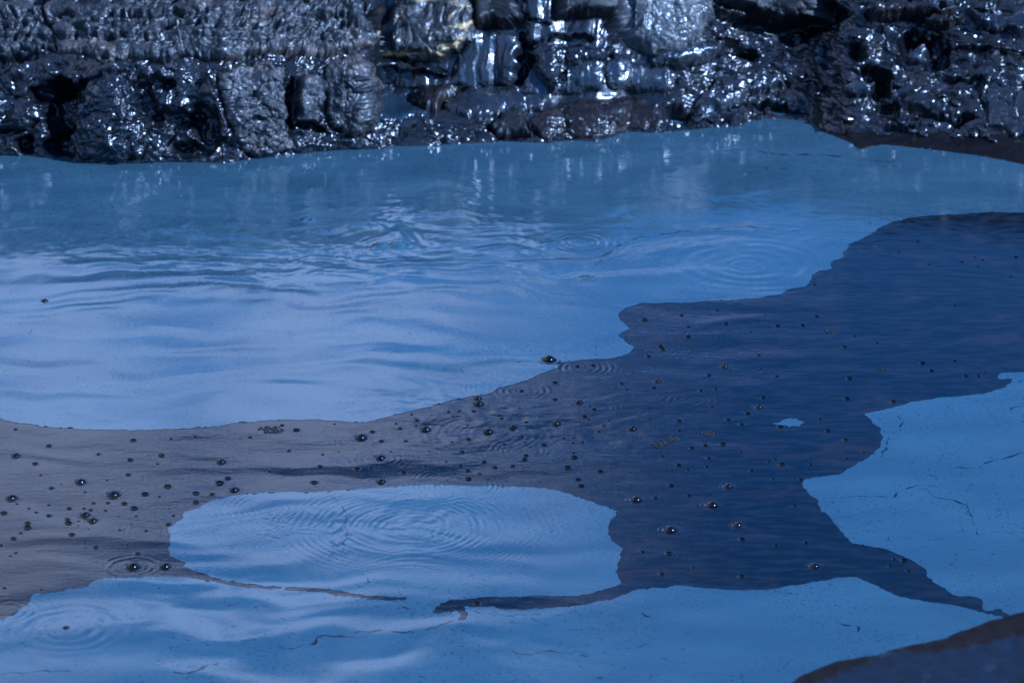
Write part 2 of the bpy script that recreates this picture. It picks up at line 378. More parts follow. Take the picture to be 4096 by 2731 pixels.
# the rims are slightly ragged
rag = 0.006*fbm(GX/0.05, GY/0.05, 3, 41)+0.003*noise(GX/0.016, GY/0.02, 43)
SDs = SD+rag
isl = poly_sd(GX.ravel(), GY.ravel(), gpoly(ISLET)).reshape(GX.shape)+rag*0.4
HW = water_h(GX, GY)
PXg, PYg = topx(GX, GY)
def sep_line(px, pts):
    a = np.array(pts, float); return np.interp(px, a[:, 0], a[:, 1])
north = PYg < sep_line(PXg, [(-900,1900),(0,1900),(700,1850),(1500,1800),(2400,1900),(2900,1700),(3300,1400),(4100,1150),(5000,1150)])
east = (PYg >= sep_line(PXg, [(3000,1000),(3120,1900),(3280,2080),(3400,2200),(3640,2330),(3900,2435),(4010,2457),(4100,2490),(5000,2760)])) & False
tail = np.array([(3340,1880),(3290,2000),(3345,2150),(3420,2240),(3560,2285),(3700,2370),(3860,2405),(3960,2450),(4010,2458),(4130,2499),(4600,2640),(5000,2740)], float)
# east raft: above the tail's midline and to the right of the channel
eastp = [(3400,1500),(3400,1780),(3300,1860),(3140,1895),(3140,1985),(3240,2090),(3340,2180),(3430,2240),(3560,2285),(3700,2370),(3860,2405),(3960,2450),(4010,2457),(4130,2499),(4600,2640),(5200,2740),(5200,1400)]
east = (poly_sd(PXg.ravel(), PYg.ravel(), eastp).reshape(GX.shape) > 0) & ~north
south = ~north & ~east

def sheet(name, inside_sd, mask, lift, mat):
    """part of the water grid where inside_sd > 0, its rim pulled onto the outline"""
    s = inside_sd
    gy, gx = np.gradient(s, YS, XS)
    g2 = np.maximum(gx*gx+gy*gy, 0.2)
    keepv = (s > 0) & mask
    kc = keepv[:-1, :-1] | keepv[1:, :-1] | keepv[:-1, 1:] | keepv[1:, 1:]
    edge = sstep(0, 0.3, np.minimum(np.minimum(GX+3.1, 3.1-GX), np.minimum(GY+3.45, 3.6-GY)))
    V = np.stack([GX, GY, HW+lift*edge], -1).copy()
    out = s < 0
    f = np.clip(-s/g2, 0, 0.016)
    V[..., 0] += np.where(out, f*gx, 0); V[..., 1] += np.where(out, f*gy, 0)
    F = grid_faces(*GX.shape)[kc.ravel()]
    V, F = compact(V.reshape(-1, 3), F)
    V, loc = recentre(V)
    return link(name, make_mesh(name, V, F, mat), loc)
for cx, cy, r, hh in RISE:
    x0, y0 = ground(cx, cy); rr = r*1e-3
    d = np.hypot(GX-x0, GY-y0)/rr
    HW += hh*1e-3*np.where(d < 1, np.sqrt(np.maximum(0, 1-d*d)), 0)*(1+0.25*noise(GX/0.02, GY/0.02, 77))
    HW += hh*0.05e-3*np.sin(d*7)*sstep(2.6, 1.0, d)*sstep(0.9, 1.1, d)

LIFT = 0.0009
water = sheet('water', SDs+0.02, np.ones(GX.shape, bool), 0.0, MS); tag(water, kind='structure')
fa = sheet('mud_film', -SDs, north, LIFT, MF)
tag(fa, 'broad pale blue silt film filling the far pool below the rock bank', 'mud film', 'floating silt films')
fb = sheet('mud_film', -SDs, south, LIFT, MF)
tag(fb, 'near pale blue silt film with large ring ripples and a dark crack', 'mud film', 'floating silt films')
fc = sheet('mud_film', -SDs, east, LIFT, MF)
tag(fc, 'smooth pale blue silt film at the right edge beyond the dark tongue', 'mud film', 'floating silt films')
fd = sheet('mud_film', isl, np.ones(GX.shape, bool), LIFT, MF)
tag(fd, 'tiny lone pale blue film scrap inside the dark channel', 'mud film', 'floating silt films')

def hsample(x, y):
    i = np.clip((np.asarray(y)-YS[0])/0.0112, 0, len(YS)-1.001); j = np.clip((np.asarray(x)-XS[0])/0.0056, 0, len(XS)-1.001)
    i0 = i.astype(int); j0 = j.astype(int); a = i-i0; b = j-j0
    return (HW[i0, j0]*(1-a)*(1-b)+HW[i0+1, j0]*a*(1-b)+HW[i0, j0+1]*(1-a)*b+HW[i0+1, j0+1]*a*b)

# surrounding water beyond the detailed sheet
def ring_water():
    x0, x1, y0, y1 = XS[0]+.02, XS[-1]-.02, YS[0]+.02, YS[-1]-.02
    X0, X1, Y0, Y1 = -5.2, 5.2, -8.0, 4.8
    v = [(x0,y0),(x1,y0),(x1,y1),(x0,y1),(X0,Y0),(X1,Y0),(X1,Y1),(X0,Y1)]
    V = np.array([(a, b, 0.0002) for a, b in v])
    me = make_mesh('water', V, [(4,5,1,0),(5,6,2,1),(6,7,3,2),(7,4,0,3)], MF, False)
    tag(link('water', me), kind='structure')
ring_water()

# ------------------------------------------------------------------ cracks in the films: ribbons of dark water
def crack(pts, w0, parent, seed=0, lift=0.0017):
    a = np.array(pts, float)
    x, y = ground(a[:, 0], a[:, 1])
    L = np.concatenate([[0], np.cumsum(np.hypot(np.diff(x), np.diff(y)))])
    n = max(12, int(L[-1]/0.012)); s = np.linspace(0, L[-1], n)
    X = np.interp(s, L, x); Y = np.interp(s, L, y)
    X = X+0.010*fbm(s/0.06, s*0+seed, 3, seed); Y = Y+0.016*fbm(s/0.06, s*0+seed+9, 3, seed+3)
    tx = np.gradient(X); ty = np.gradient(Y); l = np.hypot(tx, ty)+1e-9; nx, ny = -ty/l, tx/l
    w = w0*0.75e-3*np.clip(0.35+1.3*fbm(s/0.05, s*0+seed, 3, seed+5), 0.02, 2)*np.sqrt(np.maximum(0.0, np.sin(np.linspace(0.02, math.pi-0.02, n))))
    lo = np.stack([X-nx*w, Y-ny*w], 1); hi = np.stack([X+nx*w, Y+ny*w], 1)
    P = np.stack([lo, hi], 1).reshape(-1, 2)
    Z = hsample(P[:, 0], P[:, 1])+lift
    V = np.column_stack([P, Z])-np.array(parent.location)
    o = link('crack', make_mesh('crack', V, grid_faces(n, 2), MS), (0, 0, 0), parent)
    return o
crack([(1300,1972),(1345,2000),(1375,2030),(1385,2055),(1378,2090),(1392,2130),(1375,2170),(1365,2230)], 3.0, fb, 1)
crack([(1415,2275),(1450,2295),(1478,2310),(1470,2330),(1440,2350)], 3.0, fb, 2)
crack([(1840,2470),(1790,2490),(1740,2510),(1680,2525),(1600,2530),(1520,2520),(1440,2525),(1385,2545)], 7.0, fb, 3)
crack([(1386,2545),(1340,2547),(1290,2545),(1245,2575),(1190,2592),(1120,2597)], 11.0, fb, 4)
crack([(880,2652),(830,2662),(780,2680),(745,2695),(690,2693)], 11.0, fb, 5)
crack([(0,2702),(40,2690),(110,2688),(180,2682),(290,2692)], 8.0, fb, 6)
crack([(1586,2402),(1590,2418),(1620,2432),(1660,2444)], 4.0, fb, 7)
crack([(1880,2440),(1950,2455),(2040,2462),(2130,2452),(2220,2466),(2310,2440)], 3.5, fb, 8)
crack([(2020,2585),(2060,2610),(2130,2612),(2220,2600),(2330,2610),(2430,2620)], 5.0, fb, 9)
crack([(3090,2360),(3115,2370),(3140,2372),(3168,2376)], 6.0, fb, 10)
crack([(3430,2500),(3432,2520),(3440,2525)], 6.0, fb, 11)
crack([(3350,2495),(3395,2502),(3420,2498)], 5.0, fb, 12)
crack([(2550,2450),(2600,2466),(2650,2474)], 5.0, fb, 13)
crack([(3345,1998),(3400,1986),(3480,1984),(3560,1990),(3600,1968),(3640,1950),(3700,1942),(3760,1948)], 5.0, fc, 14)
crack([(3920,1870),(3945,1850),(3990,1838),(4040,1826),(4096,1812)], 9.0, fc, 15)
crack([(3690,1950),(3740,1985),(3800,2000),(3870,2020),(3880,2060),(3905,2100),(3915,2150)], 4.5, fc, 16)
crack([(3810,1871),(3860,1874),(3905,1873)], 5.0, fc, 17)
crack([(3545,1745),(3570,1735),(3600,1715),(3610,1690),(3600,1660)], 4.0, fc, 18)
crack([(3520,1830),(3540,1800),(3545,1770),(3560,1750)], 6.0, fc, 19)
crack([(4040,1640),(4060,1630),(4096,1625)], 5.0, fc, 20)
crack([(2370,1075),(2420,1020),(2470,985),(2560,950),(2680,935),(2800,918),(3000,908),(3090,920),(3200,930)], 6.0, fa, 23)
crack([(3020,590),(3050,612),(3120,620),(3300,622),(3450,640),(3560,650),(3600,645)], 8.0, fa, 24)

# ------------------------------------------------------------------ far rock bank
WL = np.array([(-3000,760),(-1800,640),(-900,610),(-300,618),(0,622),(149,628),(268,643),(417,655),(536,655),(714,649),(893,655),(982,640),(1101,628),(1250,610),(1364,600),(1555,596),(1574,587),(1683,587),(1842,577),
(2033,568),(2193,574),(2257,561),(2384,568),(2467,549),(2512,529),(2639,533),(2800,517),(2961,507),(2990,487),(3116,475),(3252,490),(3282,525),(3353,552),(3400,570),(3436,599),(3531,579),
(3620,588),(3768,605),(3946,629),(4096,659),(4300,700),(5000,800),(7000,1300)], float)
def wline(px): return np.interp(px, WL[:, 0], WL[:, 1])
# slope of the bank face in degrees by picture column and row
SLOPE = [
 (-3200, [(700,72),(400,72),(265,60),(225,30),(100,26),(0,20),(-200,10)]),
 (1440, [(700,72),(400,72),(265,60),(225,34),(100,30),(0,22),(-200,10)]),
 (1545, [(700,50),(500,42),(485,5),(380,5),(355,72),(160,68),(110,45),(0,30),(-200,12)]),
 (1980, [(700,50),(500,40),(485,14),(390,14),(345,70),(150,68),(110,40),(0,35),(-200,12)]),
 (2080, [(700,42),(500,38),(480,20),(400,25),(380,68),(290,60),(250,35),(170,62),(0,60),(-200,15)]),
 (2400, [(700,38),(470,30),(460,16),(400,18),(375,68),(240,66),(200,35),(160,55),(0,50),(-200,15)]),
 (2680, [(700,34),(470,30),(380,30),(340,55),(230,40),(180,45),(0,50),(-200,15)]),
 (2900, [(700,24),(430,28),(300,36),(200,50),(0,55),(-200,15)]),
 (3280, [(700,12),(500,14),(420,34),(250,44),(120,55),(0,55),(-200,15)]),
 (3440, [(700,4),(550,6),(520,30),(300,42),(120,50),(0,45),(-200,15)]),
 (7200, [(700,4),(550,6),(500,32),(300,40),(120,46),(0,40),(-200,15)])]
RT = np.arange(1400, -701, -5.0)
_tab = np.stack([np.interp(RT, [p[0] for p in c][::-1], [p[1] for p in c][::-1]) for _, c in SLOPE])
_cols = np.array([c for c, _ in SLOPE], float)
def slope(px, py):
    i = np.clip(np.searchsorted(_cols, px)-1, 0, len(_cols)-2); f = np.clip((px-_cols[i])/(_cols[i+1]-_cols[i]), 0, 1); f = f*f*(3-2*f)
    r = np.clip((1400-py)/5.0, 0, len(RT)-1.001); r0 = r.astype(int); g = r-r0
    a = _tab[i, r0]*(1-g)+_tab[i, r0+1]*g; b = _tab[i+1, r0]*(1-g)+_tab[i+1, r0+1]*g
    return a*(1-f)+b*f
PC = np.concatenate([np.arange(-3000, -260, 20.0), np.arange(-260, 4360, 3.8), np.arange(4360, 7000, 20.0)])
PCI = np.arange(len(PC), dtype=float); NR = 260; PTOP = -400.0
WLc = wline(PC); DP = (WLc-PTOP)/(NR-1)
def integrate():
    P = np.zeros((NR, len(PC), 3)); x, y = ground(PC, WLc)
    P[0] = np.stack([x, y, x*0], -1)
    for j in range(1, NR):
        py = WLc-DP*j
        s = np.tan(np.radians(slope(PC, py)))
        a, b, c = ray(PC, py)
        yj, zj = P[j-1, :, 1], P[j-1, :, 2]
        k = (zj-CZ+s*(CY-yj))/(c-s*b)
        P[j] = np.stack([k*a, CY+k*b, CZ+k*c], -1)
    return P
BASE = integrate()
def blur(A, n):
    for _ in range(n):
        A = np.concatenate([A[:1], (A[:-2]+2*A[1:-1]+A[2:])/4, A[-1:]], 0)
        A = np.concatenate([A[:, :1], (A[:, :-2]+2*A[:, 1:-1]+A[:, 2:])/4, A[:, -1:]], 1)
    return A
SB = blur(BASE.copy(), 10)
du = np.gradient(SB, axis=1); dv = np.gradient(SB, axis=0)
NB = np.cross(du, dv); NB /= np.linalg.norm(NB, axis=-1, keepdims=True)+1e-12
if NB[100, 500, 1] > 0: NB = -NB
BASE = np.where((np.arange(NR) > 6)[:, None, None], SB, BASE)
def bank_at(px, py):
    j = np.clip(np.interp(px, PC, PCI), 0, len(PC)-1.001); w = wline(px); i = np.clip((w-py)/((w-PTOP)/(NR-1)), 0, NR-1.001)
    i0 = i.astype(int); j0 = j.astype(int); a = (i-i0)[..., None]; b = (j-j0)[..., None]
    def s(A): return A[i0, j0]*(1-a)*(1-b)+A[i0+1, j0]*a*(1-b)+A[i0, j0+1]*(1-a)*b+A[i0+1, j0+1]*a*b
    N = s(NB); N /= np.linalg.norm(N, axis=-1, keepdims=True)
    return s(BASE), N

# relief in millimetres by kind of rock, on picture coordinates (1 px is about 1.1 mm there)
def rel_lumpy(x, y, s):
    wx = 18*noise(x/70, y/70, s+50); wy = 18*noise(x/70, y/70, s+51)
    return 16*ridged((x+wx)/120, (y+wy)/105, 2, s)+28*facets((x+wx)/85+0.3*(y/85), (y+wy)/70, s+4, 1.1)+15*facets((x-wx)/36, (y+wx)/30+0.25*(x/36), s+5, 1.1)+4.5*facets((x+5*noise(x/20,y/20,s+7))/18, y/17, s+8, 1.1)+1.1*noise(x/9, y/9, s+9)
def rel_wrinkle(x, y, s):
    u = (x+y*0.7); v = (y-x*0.5)
    wx = 22*fbm(x/60, y/60, 2, s+60)
    return 9*fbm(x/90, y/90, 2, s)+9*facets((u+wx)/60, (v+wx)/26, s+3)+3.5*ridged((u+wx)/46, (v+wx)/24, 2, s+2)+5.0*facets((x+wx)/19, y/16, s+5, 1.1)+1.6*noise(x/9, y/8, s+9)
def rel_strata(x, y, s):
    yy = y+10*fbm(x/260, y/260, 2, s)+8*fbm(x/75, y/55, 2, s+1)+3.5*fbm(x/22, y/20, 2, s+2)
    xw = x+70*noise(x/230, y/90, s+31)
    edges = np.array([-420,-300,-200,-110,-40,26,84,122,166,243,330])
    k = np.clip(np.searchsorted(edges, yy)-1, 0, len(edges)-2)
    u = np.clip((yy-edges[k])/(edges[k+1]-edges[k]), 0, 1)
    lip = 24*np.where(u < 0.92, (u/0.92)**1.3, 1-((u-0.92)/0.08))
    ke = np.where(u > 0.5, k+1, k); de = yy-edges[ke]
    lip = lip-48*sstep(0.05, 0.5, noise(xw/36, ke*7.3, s+21)*1.1+0.9*noise(x/150, ke*3.1, s+22)-0.18)*np.exp(-(de/12.0)**2)
    dg = x*0.8-y*1.1+20*noise(x/70, y/70, s+33)
    lam = 9*noise(x/190, yy/9.0, s+3)+4.5*noise(x/90, yy/5, s+4)
    return lip-10+lam*sstep(1250, 700, x)+16*ridged(dg/44, (x+y)/110, 2, s+5)*sstep(550, 1000, x)+4*facets((x+12*noise(x/40, y/40, s+6))/34, y/20, s+12)+2.2*noise(x/10, y/7, s+19)+12*fbm(x/150, y/90, 2, s+15)
def rel_fluted(x, y, s):
    xx = x+10*noise(x/80, y/60, s)+0.06*y
    return 6.5*noise(xx/26, y/190, s+1)+2.4*noise(xx/12, y/120, s+2)+8*noise(xx/60, y/150, s+5)+9*noise(x/110, y/80, s+3)+0.8*noise(x/10, y/14, s+4)
def rel_smooth(x, y, s):
    return 9*fbm(x/120, y/60, 3, s)+6*facets(x/70, y/36, s+2)+2.0*facets(x/20, y/12, s+3)
def rel_rubble(x, y, s):
    wx = 14*noise(x/50, y/50, s+50)
    u = x*0.94+y*0.5; v = y*0.94-x*0.22
    return 24*fbm((x+wx)/150, (y+wx)/70, 2, s)+40*facets((u+wx)/130, (v+wx)/42, s+1)+17*facets((u-wx)/55, (v+wx)/17, s+2)+5*noise(u/120, v/7, s+6)+3*facets((x-wx)/22, y/11, s+4, 1.1)+0.6*noise(x/9, y/7, s+8)
def rel_pitted(x, y, s):
    return 7*fbm(x/90, y/40, 2, s)+8*facets(x/60, y/24, s+2)+3.0*facets(x/18, y/9, s+3)+1.4*noise(x/9, y/6, s+5)
def rel_puddle(x, y, s): return 0*x
REL = dict(puddle=rel_puddle, lumpy=rel_lumpy, wrinkle=rel_wrinkle, strata=rel_strata, fluted=rel_fluted, smooth=rel_smooth, rubble=rel_rubble, pitted=rel_pitted)

# hollows: centre, half-axes (px), depth mm, turn deg
HOLLOWS = [(200,360,90,40,120,-25),(330,360,50,36,90,0),(480,610,40,30,70,0),(760,600,70,30,90,0),(1000,590,40,26,60,20),(100,590,40,40,80,0),(640,330,60,26,70,10),(1100,560,30,40,60,0),(3100,430,120,22,80,10),(3700,450,90,20,80,12),(3850,470,60,26,80,0),(3420,190,50,40,90,0),(2950,200,90,30,90,15),(3600,510,80,14,60,0),(245,440,75,120,150,0),(250,590,60,80,110,0),(30,235,120,22,60,-6),(590,400,40,110,80,-20),(700,480,90,40,90,10),(820,500,60,90,80,-15),(880,600,60,50,60,0),
 (1157,420,14,100,90,0),(1235,505,60,16,70,0),(2075,260,45,110,130,12),(2720,450,46,44,150,0),(2030,505,80,38,120,0),(3240,60,140,60,120,0),(3000,90,150,26,80,12),(3660,180,60,60,140,0),
 (3740,200,60,80,110,0),(3480,300,90,40,90,0),(3500,340,60,50,90,0),(3170,100,70,70,100,0),(1420,60,90,90,80,0),(1470,120,60,60,70,0),(2450,110,40,60,80,0),(2290,150,90,14,60,0),(3950,200,160,12,50,4),(3860,320,120,14,50,4),(3560,430,40,50,70,0),(3300,230,18,60,50,0)]
def hollows(x, y):
    h = 0
    wx = 16*fbm(x/50, y/50, 2, 91); wy = 16*fbm(x/50, y/50, 2, 95)
    for cx, cy, rx, ry, dep, ang in HOLLOWS:
        a = R(ang); ux = (x-cx+wx)*math.cos(a)+(y-cy+wy)*math.sin(a); uy = -(x-cx+wx)*math.sin(a)+(y-cy+wy)*math.cos(a)
        h = h-dep*sstep(1.25, 0.55, np.sqrt((ux/rx)**2+(uy/ry)**2))
    return h
ROCKS = []   # filled below: name, polygon, proud mm, edge px, relief, material, seed, label, category, gain
def base_relief(x, y):
    wl_ = sstep(1420, 1560, x); wr = sstep(2550, 2800, x); wmid = wl_*(1-wr)
    h = rel_lumpy(x, y, 3)*(1-wl_)+rel_fluted(x, y, 7)*wmid*0.9+rel_rubble(x, y, 11)*wr
    # low shore rubble in the middle
    low = wmid*sstep(470, 500, y)
    h = h*(1-low)+rel_rubble(x, y, 13)*1.1*low
    flat = wmid*sstep(370, 400, y)*sstep(490, 470, y)
    h = h*(1-0.85*flat)
    mud = sstep(3260, 3400, x)*sstep(530, 560, y)
    h = h*(1-0.82*mud)
    return h

def build_bank():
    PXb = np.broadcast_to(PC, (NR, len(PC))); J = np.arange(NR)[:, None]
    PYb = WLc[None]-DP[None]*J
    h = base_relief(PXb, PYb)+hollows(PXb, PYb)
    for r in ROCKS:
        p = np.array(r['poly'], float); x0, y0 = p.min(0)-30; x1, y1 = p.max(0)+30
        m = (PXb > x0) & (PXb < x1) & (PYb > y0) & (PYb < y1)
        if m.any():
            sd = poly_sd(PXb[m], PYb[m], p); w = sstep(-14, 12, sd)
            h[m] = h[m]*(1-w)+np.minimum(h[m], -6)*w
    dw = WLc[None]-PYb
    h = h*(0.25+0.75*sstep(-2, 40, dw)) + (6*facets(PXb/13, PYb/9, 301, 1.2)+5*facets(PXb/30, PYb/16, 302)+4)*sstep(60, 20, dw)
    h = np.where(dw < 1, np.minimum(h, 2), h)
    h = h*sstep(0, 16, NR-1-J)
    P = BASE+NB*(h*1e-3)[..., None]
    # skirt below the water
    s1 = P[0].copy(); s1[:, 1] -= 0.02; s1[:, 2] = -0.03
    s2 = s1.copy(); s2[:, 1] -= 0.25; s2[:, 2] = -0.35
    backs = []
    for q in range(1, 60):
        b_ = BASE[-1].copy(); d_ = 0.02*q+0.0009*q*q; b_[:, 1] += d_
        b_[:, 2] += 0.10*d_-0.12*max(0, d_-2.0)**2+0.03*fbm(b_[:, 0]/0.4, b_[:, 1]/0.4, 4, 61)*min(1, d_*4)+0.006*facets(b_[:, 0]/0.06, b_[:, 1]/0.06, 63)
        backs.append(b_)
    V = np.concatenate([s2[None], s1[None], P, np.stack(backs)], 0)
    nr = V.shape[0]
    me = make_mesh('rocky_bank', V.reshape(-1, 3), grid_faces(nr, len(PC)), MR['bank'])
    px = np.broadcast_to(PC, (nr-1, len(PC)))[:, :-1].ravel(); jj = np.clip(np.broadcast_to(np.arange(nr-1)[:, None]-2, (nr-1, len(PC)))[:, :-1], 0, NR-1)
    py = (WLc[None, :-1]-DP[None, :-1]*jj).ravel()
    idx = np.zeros(len(px), np.int32)
    clay = (px > 1530+20*noise(py/40, py*0, 5)) & (px < 2650) & (py < 490)
    mud = (px > 3270) & (py > 535+14*noise(px/60, px*0, 6))
    idx[clay] = 1; idx[mud] = 2
    rowi = np.broadcast_to(np.arange(nr-1)[:, None], (nr-1, len(PC)))[:, :-1].ravel(); idx[rowi > NR-2] = 2
    me.materials.append(MR['clay']); me.materials.append(MR['flat'])
    me.polygons.foreach_set('material_index', idx)
    tag(link('rocky_bank', me), kind='structure')

def rock(name, poly, proud, edge, rel, mat, seed, label, cat='rock', gain=1.0, tilt=(0, 0), group=None, lines=()):
    ROCKS.append(dict(name=name, poly=poly, proud=proud, edge=edge, rel=rel, mat=mat, seed=seed, label=label, cat=cat, gain=gain, tilt=tilt, group=group, lines=lines))
def build_rock(r):
    p = np.array(r['poly'], float); mar = 22
    x0, y0 = p.min(0)-mar; x1, y1 = p.max(0)+mar
    st = 3.6 if (x1-x0) > 120 else 2.8
    xs = np.arange(x0, x1, st); ys = np.arange(y0, y1, st); X, Y = np.meshgrid(xs, ys)
    # uneven outline
    s = r['seed']
    Xw = X+15*noise(X/70, Y/60, s+74)+10*noise(X/30, Y/30, s+70)+4*noise(X/12, Y/12, s+72); Yw = Y+13*noise(X/60, Y/70, s+75)+9*noise(X/30, Y/30, s+71)+4*noise(X/12, Y/12, s+73)
    sd = poly_sd(Xw, Yw, p)
    e = r['edge']; t = np.clip(sd/e, 0, 1)
    prof = np.sqrt(np.maximum(0, 1-(1-t)**2))
    cx, cy = p.mean(0)
    h = 0.8*r['proud']*prof + (0.0 if r['rel'] == 'puddle' else 0.35 if r['rel'] in ('smooth', 'fluted') else 0.8)*base_relief(X, Y)*prof + r['gain']*REL[r['rel']](X, Y, s)*(0.25+0.75*prof) + r['tilt'][0]*(X-cx)*0.01*prof + r['tilt'][1]*(Y-cy)*0.01*prof
    for ln, wd, dep in r['lines']:
        a = np.array(ln, float)
        dl = np.full(X.shape, 1e9)
        for (ax, ay), (bx, by) in zip(a[:-1], a[1:]):
            tt = np.clip(((X-ax)*(bx-ax)+(Y-ay)*(by-ay))/((bx-ax)**2+(by-ay)**2), 0, 1); dl = np.minimum(dl, np.hypot(X-ax-tt*(bx-ax)+3*noise(Y/12, X/12, s+80), Y-ay-tt*(by-ay)+3*noise(X/12, Y/12, s+81)))
        h = h-dep*sstep(wd*1.5, wd*0.6, dl)
    h = np.where(sd > 0, h, -90*np.clip(-sd/10, 0, 1)+np.minimum(0, h*0))
    wlim = wline(X)
    P, N = bank_at(X, np.minimum(Y, wlim))
    P = P.copy()
    V = P+N*(h*1e-3)[..., None]
    under = np.maximum(0, Y-wlim)
    V[..., 2] -= under*1.1e-3
    keep = sd > -14
    kc = keep[:-1, :-1] | keep[1:, :-1] | keep[:-1, 1:] | keep[1:, 1:]
    F = grid_faces(*X.shape)[kc.ravel()]
    V, F = compact(V.reshape(-1, 3), F)
    V, loc = recentre(V)
    o = link(r['name'], make_mesh(r['name'], V, F[:, ::-1], MR[r['mat']]), loc)
    tag(o, r['label'], r['cat'], r['group'])
    return o

# left outcrop
rock('rock_ledge', [(-690,-380),(1330,-380),(1420,-60),(1450,60),(1500,170),(1440,205),(1300,232),(1180,222),(1050,212),(960,236),(880,250),(760,226),(640,256),(520,234),(430,250),(330,222),(250,215),(140,200),(-100,222),(-690,230)], 50, 60, 'strata', 'strata', 101,
     'wide layered brown rock ledge with scalloped lips at the upper left', 'rock ledge',
     lines=[([(192,-80),(188,0),(180,60),(195,110),(212,128),(232,165),(230,205)], 5, 45), ([(105,100),(150,108),(212,118),(260,100)], 6, 30)])
rock('rock_lump', [(345,330),(420,290),(500,300),(545,380),(575,480),(600,560),(560,640),(430,652),(330,640),(290,560),(310,430)], 70, 120, 'lumpy', 'dark', 111,
     'blue black cone shaped rock buttress right of the dark hollow', 'rock', 0.75)
rock('rock_lump', [(-60,330),(60,390),(150,410),(180,470),(110,520),(20,530),(-60,520)], 55, 60, 'lumpy', 'dark', 115, 'low knobbly wet rock nub at the far left waterline wall', 'rock', 0.7)
rock('rock_slab', [(870,300),(960,262),(1080,255),(1135,270),(1140,420),(1150,520),(1180,590),(1130,622),(1000,630),(940,560),(900,470),(880,380)], 40, 60, 'wrinkle', 'strata', 121,
     'broad wrinkled grey rock face left of the square block', 'rock face')
rock('rock_block', [(1182,330),(1230,300),(1300,305),(1290,380),(1288,480),(1250,500),(1200,488),(1178,480)], 65, 16, 'wrinkle', 'strata', 131,
     'small square brownish block between two dark vertical clefts', 'rock', 0.7)
rock('boulder', [(1300,300),(1330,240),(1420,215),(1490,260),(1520,330),(1516,450),(1500,520),(1420,548),(1330,520),(1296,440)], 55, 70, 'wrinkle', 'strata', 141,
     'large rounded brown grey boulder ending the left outcrop', 'boulder')
# middle bay
rock('boulder', [(1520,150),(1560,60),(1640,-60),(1700,-120),(1800,-100),(1870,-30),(1905,90),(1900,180),(1860,190),(1780,240),(1700,250),(1620,245),(1560,240),(1530,215)], 130, 70, 'lumpy', 'yellow', 151,
     'dark boulder stained with tan and yellow patches above the streaked wall', 'boulder', 1.0)
rock('rock_shelf', [(1525,225),(1580,225),(1640,262),(1720,265),(1790,290),(1800,305),(1700,290),(1620,292),(1540,272)], 90, 16, 'smooth', 'dark', 157, 'thin dark ledge jutting just under the yellow stained boulder', 'rock ledge', 0.6)
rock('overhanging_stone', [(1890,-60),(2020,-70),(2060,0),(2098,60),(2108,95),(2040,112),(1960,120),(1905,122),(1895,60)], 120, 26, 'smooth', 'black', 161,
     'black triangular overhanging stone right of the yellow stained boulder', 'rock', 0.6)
rock('clay_wall', [(1545,262),(1700,275),(1800,300),(1830,240),(1890,128),(2050,128),(2085,160),(2075,260),(2050,300),(2030,350),(1900,362),(1700,385),(1580,395),(1545,360)], 45, 40, 'fluted', 'clay', 171,
     'bright streaked clay wall with vertical flutes below the black overhang', 'clay wall', 1.2)
rock('clay_wall', [(2095,0),(2105,-60),(2200,-60),(2190,60),(2205,110),(2210,160),(2120,178),(2100,120)], 50, 18, 'fluted', 'clay', 175,
     'narrow streaked clay buttress crossed by a dark thin crack', 'clay wall', 1.1, lines=[([(2060,80),(2130,88),(2180,102),(2230,125)], 7, 40)])
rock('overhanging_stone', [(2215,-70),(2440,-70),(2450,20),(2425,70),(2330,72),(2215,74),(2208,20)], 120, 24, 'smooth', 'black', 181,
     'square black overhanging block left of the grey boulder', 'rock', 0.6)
rock('boulder', [(2450,-80),(2600,-120),(2800,-110),(2860,0),(2840,90),(2790,150),(2740,200),(2640,222),(2540,205),(2500,170),(2480,110),(2470,30)], 120, 90, 'wrinkle', 'grey', 191,
     'big pale grey wrinkled boulder at the top right of centre', 'boulder', 1.3)
rock('clay_hump', [(2120,200),(2200,185),(2330,190),(2440,205),(2480,220),(2400,250),(2260,280),(2230,340),(2210,375),(2180,340),(2140,280)], 60, 40, 'lumpy', 'dark', 201, 'jagged dark shoulder of rock over the fluted clay humps', 'rock', 0.7)
rock('clay_hump', [(2220,300),(2270,262),(2350,245),(2420,240),(2412,310),(2395,365),(2300,372),(2215,378),(2200,350)], 60, 80, 'fluted', 'clay', 205, 'left one of the two rounded fluted clay humps', 'clay hump', 1.1)
rock('clay_hump', [(2420,255),(2450,215),(2520,220),(2580,270),(2640,270),(2690,280),(2700,330),(2680,370),(2560,375),(2450,362),(2425,330)], 60, 80, 'fluted', 'clay', 209, 'right one of the two rounded fluted clay humps', 'clay hump', 1.1)
rock('smooth_slab', [(2600,240),(2630,205),(2700,192),(2800,175),(2900,180),(2880,225),(2800,262),(2700,278),(2620,272)], 85, 40, 'smooth', 'clay', 213, 'smooth shining slab leaning beneath the pale grey boulder', 'rock slab', 0.8)
rock('flat_stone', [(1645,410),(1680,370),(1780,355),(1860,345),(1830,380),(1790,420),(1750,455),(1690,440)], 75, 40, 'lumpy', 'shelf', 217, 'dark brown stone lying at the edge of the small puddle', 'rock', 0.4)
rock('flat_stone', [(1770,430),(1830,385),(1900,350),(2000,340),(2060,350),(2100,380),(2160,385),(2195,415),(2160,450),(2050,455),(1930,470),(1830,465)], 60, 50, 'pitted', 'clay', 221, 'flat pale wet slab in front of the streaked clay wall', 'rock slab', 1.2)
rock('stone_wedge', [(1965,500),(2010,465),(2080,452),(2110,500),(2135,545),(2060,552),(1985,540)], 55, 18, 'smooth', 'black', 227, 'black wedge shaped stone at the middle of the waterline', 'rock', 0.5)
